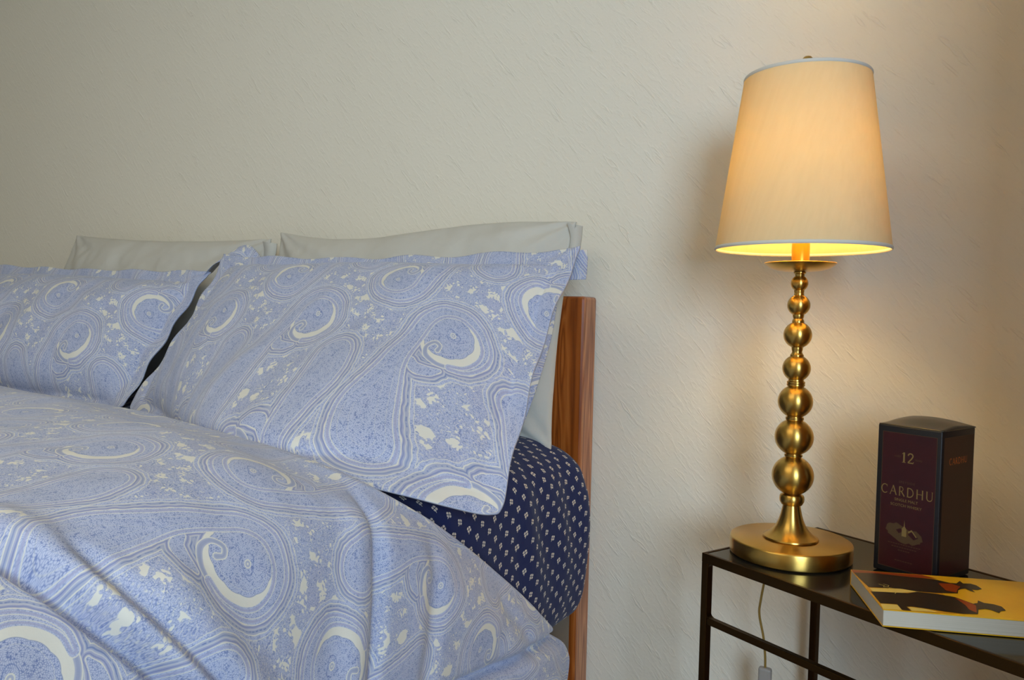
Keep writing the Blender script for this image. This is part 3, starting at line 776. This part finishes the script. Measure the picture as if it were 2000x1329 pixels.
def glyph(ch):
    """unit-height roman capitals, returns polygons and advance"""
    T, t = .13, .07; S = lambda x, y: stroke([(x - .09, y), (x + .09, y)], .035)
    arcp = lambda cx, cy, rx, ry, a0, a1, n=14: [(cx + rx * math.cos(math.radians(a0 + (a1 - a0) * i / n)), cy + ry * math.sin(math.radians(a0 + (a1 - a0) * i / n))) for i in range(n + 1)]
    if ch == 'C': return stroke(arcp(.45, .5, .38, .47, 45, 180), t, T) + stroke(arcp(.45, .5, .38, .47, 180, 318), T, t) + stroke([(.72, .98), (.72, .72)], .04), .86
    if ch == 'A': return stroke([(.05, 0), (.42, 1)], t) + stroke([(.40, 1), (.78, 0)], T) + stroke([(.18, .36), (.64, .36)], .06) + S(.05, .015) + S(.78, .015), .84
    if ch == 'R': return stroke([(.14, 0), (.14, 1)], T) + stroke([(.14, .97)] + arcp(.30, .74, .25, .235, 90, -90) + [(.14, .50)], t) + stroke([(.34, .5), (.72, 0)], T) + S(.14, .015), .76
    if ch == 'D': return stroke([(.14, 0), (.14, 1)], T) + stroke([(.14, .97)] + arcp(.32, .5, .46, .47, 90, -90) + [(.14, .03)], t + .03) + S(.12, .015), .90
    if ch == 'H': return stroke([(.14, 0), (.14, 1)], T) + stroke([(.76, 0), (.76, 1)], T) + stroke([(.14, .52), (.76, .52)], .06) + S(.14, .015) + S(.14, .985) + S(.76, .015) + S(.76, .985), .92
    if ch == 'U': return stroke([(.14, 1), (.14, .34)] + arcp(.44, .33, .30, .30, 180, 360) + [(.74, 1)], T, t) + S(.14, .985) + S(.74, .985), .90
    if ch == '1': return stroke([(.26, 0), (.26, 1)], .17) + stroke([(.26, .96), (.08, .84)], .08) + stroke([(.08, .02), (.44, .02)], .05), .52
    if ch == '2': return stroke([(.08, .74)] + arcp(.32, .74, .23, .22, 170, -20) + [(.42, .46), (.08, .06)], .12) + stroke([(.06, .05), (.60, .05)], .11) + stroke([(.59, .02), (.62, .2)], .05), .68
    return [], .5

def word(s, h, cx, cy, gap=.1, sx=1.0):
    P, x = [], 0
    for ch in s:
        g, adv = glyph(ch); P += [[((a + x), b) for a, b in q] for q in g]; x += adv + gap
    w = x - gap
    return [[((a - w / 2) * h * sx + cx, (b - .5) * h + cy) for a, b in q] for q in P]

def font_text(name, s, size, mat, parent, origin, ux, uz, spacing=1.0):
    c = bpy.data.curves.new(name, 'FONT'); c.body = s; c.size = size; c.align_x = 'CENTER'; c.align_y = 'CENTER'; c.space_character = spacing; c.resolution_u = 2
    tmp = bpy.data.objects.new('tmp', c); COL.objects.link(tmp)
    bpy.context.view_layer.update()
    me = bpy.data.meshes.new_from_object(tmp.evaluated_get(bpy.context.evaluated_depsgraph_get()))
    bpy.data.objects.remove(tmp); bpy.data.curves.remove(c)
    for v in me.vertices: v.co = Vector(origin) + Vector(ux) * v.co.x + Vector(uz) * v.co.y
    me.materials.clear(); me.materials.append(mat); me.name = name
    return link(bpy.data.objects.new(name, me), parent)

# ------------------------------------------------------------------ whisky carton
def carton():
    B = Vector((-.0200, -.2620, 0)); A = Vector((-.0977, -.2272, 0))      # the two lower corners of the front face
    ux = (B - A).normalized(); W = (B - A).length; uy = Vector((-ux.y, ux.x, 0)); D = .090; Hh = .1995
    ang = math.atan2(ux.y, ux.x)
    t = empty('whisky_carton', (B.x, B.y, .6202), ang); tag(t, 'tall dark maroon whisky carton with gold lettering on the table', 'carton')
    # local: face 1 spans x in [-W,0] at y=0 ; face 2 at x=0 spans y in [0,D]
    bm = bmesh.new(); add_box(bm, (-W, 0, .0), (0, D, Hh), .0022, 3)
    bm_obj('carton_body', bm, M_CARD_NAVY, t, True)
    # bowed tuck lid
    verts, faces = [], []; N = 16
    for j in range(N + 1):
        for i in range(N + 1):
            a, b = i / N, j / N; h = .0078 * (1 - (2 * b - 1) ** 2 * .2) * math.sin(PI * min(1, a * .75 + .25 * b)) * smooth(b * 1.6 + .1) + .0006
            verts.append((-W + .001 + a * (W - .0005), .0008 + b * (D - .0012), Hh + h))
    for j in range(N):
        for i in range(N): a = j * (N + 1) + i; faces.append((a, a + 1, a + N + 2, a + N + 1))
    n_ = len(verts); verts += [(v[0], v[1], Hh - .0008) for v in verts[:n_]]
    faces += [tuple(q + n_ for q in f[::-1]) for f in faces[:N * N]]
    for i in range(N):
        faces.append((i, n_ + i, n_ + i + 1, i + 1)); a = N * (N + 1) + i; faces.append((a, a + 1, n_ + a + 1, n_ + a))
        a = i * (N + 1); faces.append((a, a + N + 1, n_ + a + N + 1, n_ + a)); a += N; faces.append((a, n_ + a, n_ + a + N + 1, a + N + 1))
    mesh_obj('lid', verts, faces, M_CARD_TOP, t, True)
    e = .00025
    F1 = lambda a, b, k=1: (-W + a, -e * k, b)         # face towards the camera-left
    F2 = lambda a, b, k=1: (e * k, a, b)
    m_ = .0072
    def rect(x0, z0, x1, z1): return [(x0, z0), (x1, z0), (x1, z1), (x0, z1)]
    def frame(x0, z0, x1, z1, w=.00055): return [rect(x0, z0, x1, z0 + w), rect(x0, z1 - w, x1, z1), rect(x0, z0, x0 + w, z1), rect(x1 - w, z0, x1, z1)]
    prints('front_panel', [rect(m_, .008, W - m_ * .8, Hh - .009)], M_CARD_RED, t, lambda a, b: F1(a, b, .5))
    prints('front_border', frame(m_, .008, W - m_ * .8, Hh - .009), M_GOLD_DIM, t, F1)
    prints('side_panel', [rect(m_ * .8, .008, D - .003, Hh - .009)], M_CARD_BROWN, t, lambda a, b: F2(a, b, .5))
    prints('side_panel_foot', [[(m_ * .8, .008), (D - .003, .008), (D - .003, .022), (m_ * .8, .030)]], M_CARD_RED, t, lambda a, b: F2(a, b, .8))
    prints('side_border', frame(m_ * .8, .008, D - .003, Hh - .009), M_GOLD_DIM, t, F2)
    cx = W / 2 - .0005
    prints('age_number', word('12', .0135, cx, Hh - .0410, .06), M_GOLD, t, F1)
    prints('brand_name', word('CARDHU', .0125, cx + .0005, Hh - .0865, .20, .90), M_GOLD, t, F1)
    prints('side_brand_name', word('CARDHU', .0085, D * .5, Hh - .0410, .16, .95), M_ORANGE_PRINT, t, F2)
    ux1, uz = (1, 0, 0), (0, 0, 1)
    def ft(s, size, dx, z, mat=M_GOLD_DIM, sp=1.0): font_text('small_print', s, size, mat, t, (-W + cx + dx, -e * 1.2, z), ux1, uz, sp)
    ft('AGED', .0034, -.0135, Hh - .0405); ft('YEARS', .0034, .0142, Hh - .0425)
    ft('SPEYSIDE', .0044, 0, Hh - .0745, sp=1.25); ft('SINGLE MALT', .0052, 0, Hh - .0985, M_GOLD); ft('SCOTCH WHISKY', .0052, 0, Hh - .1055, M_GOLD)
    # distillery vignette
    zc = Hh - .1400; rnd = random.Random(3)
    oval = [(cx - .001 + (.0245 + rnd.uniform(-.0022, .0015)) * math.cos(a), zc - .002 - .006 * math.cos(a) * .5 + (.0125 + rnd.uniform(-.0018, .0012)) * math.sin(a)) for a in [2 * PI * k / 34 for k in range(34)]]
    prints('vignette', [oval], M_GOLD_DIM, t, F1)
    dark = [[(cx - .012, zc + .001), (cx - .006, zc + .004), (cx - .001, zc + .001), (cx - .008, zc - .003)], [(cx + .004, zc - .002), (cx + .010, zc + .003), (cx + .018, zc - .004), (cx + .012, zc - .008)],
            [(cx - .008, zc + .009), (cx - .004, zc + .013), (cx + .022, zc + .012), (cx + .022, zc + .006), (cx + .006, zc + .003), (cx - .001, zc + .006)]]
    prints('vignette_shadow', dark, M_CARD_RED, t, lambda a, b: F1(a, b, 1.3))
    tower = [[(cx - .004, zc - .006), (cx - .004, zc + .004), (cx - .0015, zc + .0075), (cx - .0008, zc + .016), (cx - .0002, zc + .0075), (cx + .0022, zc + .004), (cx + .0022, zc - .006)],
             [(cx + .004, zc + .0015), (cx + .009, zc + .005), (cx + .016, zc - .003), (cx + .015, zc - .0042), (cx + .009, zc + .0028), (cx + .005, zc + .0002)]]
    prints('distillery', tower, M_GOLD, t, lambda a, b: F1(a, b, 1.6))
    dashes = []
    for z, wd, k in ((Hh - .158, .044, 13), (Hh - .162, .034, 10), (Hh - .166, .016, 5), (Hh - .180, .024, 7)):
        for i in range(k): x = cx - wd / 2 + wd * i / k; dashes.append(rect(x, z, x + wd / k * .72, z + .0009))
    o = prints('fine_print', dashes, M_GOLD_DIM, t, F1); 
carton()

# ------------------------------------------------------------------ paperback
def paperback():
    ang = math.radians(20.5); t = empty('paperback_book', (-.0672, -.4465, .6202), ang); tag(t, 'thick paperback with a yellow cover of two dark hatted silhouettes, lying at the table edge', 'book')
    L, W, T = .205, .1385, .0190
    box('page_block', (.0006, .0006, .0008), (L - .0006, W - .0006, T - .0008), M_PAGES, t, .0004, 1)
    box('back_cover', (0, 0, 0), (L, W, .0007), M_COVER, t); box('front_cover', (0, 0, T - .0007), (L, W, T), M_COVER, t); box('spine', (0, W - .0006, .0007), (L, W, T - .0007), M_COVER, t)
    zt = T
    k = lambda lv: (lambda a, b: ((a - b * .2) / 1000 * 1.02, min(max(b, .6), 137) / 1000, zt + .00012 * lv))
    fig1 = [(25.3, 125.5), (53.7, 129.1), (84.0, 124.6), (116.4, 122.4), (128.9, 111.9), (136.2, 111.9), (145.8, 122.7), (144.6, 113.8), (153.5, 115.0), (157.1, 109.7), (156.1, 97.8), (148.3, 92.6), (142.0, 92.4), (140.0, 82.5), (137.4, 87.3), (136.0, 94.7), (128.9, 90.8), (123.2, 85.5), (116.7, 74.3), (91.3, 69.8), (70.3, 70.1), (54.4, 75.6), (18.6, 72.6)]
    fig2 = [(13.6, 57.3), (56.2, 61.1), (69.6, 68.6), (88.8, 66.5), (105.6, 59.9), (109.9, 50.6), (114.1, 41.4), (120.7, 44.9), (126.4, 54.0), (128.8, 47.3), (137.4, 45.0), (142.1, 39.3), (139.0, 26.9), (131.9, 23.9), (126.3, 17.0), (122.9, 25.0), (118.3, 27.1), (109.2, 23.3), (99.9, 8.0), (83.6, 5.3), (67.0, 7.9), (49.8, 13.6), (36.5, 16.0), (30.9, 14.0), (29.6, 2.2), (20.3, 2.4), (23.8, 19.8), (6.2, 19.0)]
    prints('cover_ground', [[(26.5, 135), (90, 135), (112, 108), (98, 70), (95, 8), (60, 2), (1, 2), (12, 60)]], M_AMBER, t, k(1))
    prints('cover_top_shade', [[(27.5, 137), (110, 137), (122, 126), (84, 122), (50, 126), (25, 124)]], M_RUST, t, k(2))
    prints('cover_glow', [[(18.4, 69.6), (56.6, 75.8), (72.0, 69.4), (46.7, 60), (16.3, 57)]], M_PALEY, t, k(2.5)); prints('cover_glow', [[(5.6, 17.6), (24.2, 18.5), (21.0, 2.0), (0.5, 0.8)]], M_PALEY, t, k(2.5)); prints('cover_glow', [[(32.4, 14.2), (46.5, 12.7), (60.0, 5.1), (30.6, 2.3)]], M_PALEY, t, k(2.5))
    prints('silhouette', [fig1], M_SIL, t, k(4)); prints('silhouette', [fig2], M_SIL, t, k(4))
    prints('coat_highlight', [[(113, 107), (128.9, 109), (134, 100), (123.2, 87), (116.4, 76), (108, 82)], [(104.2, 58), (109.9, 48), (114, 36), (107, 23.3), (101, 12), (98, 20), (102, 34)]], M_RUST, t, k(5))
    marks = []
    for i, (a, b) in enumerate([(36, 86), (39, 80), (42, 88), (36, 74), (40, 70), (44, 76), (38, 64)]):
        marks += stroke([(a, b), (a + 4, b - 5), (a + 1, b - 9)], .8)
    prints('cover_script', marks, M_PALEY, t, k(6))
paperback()
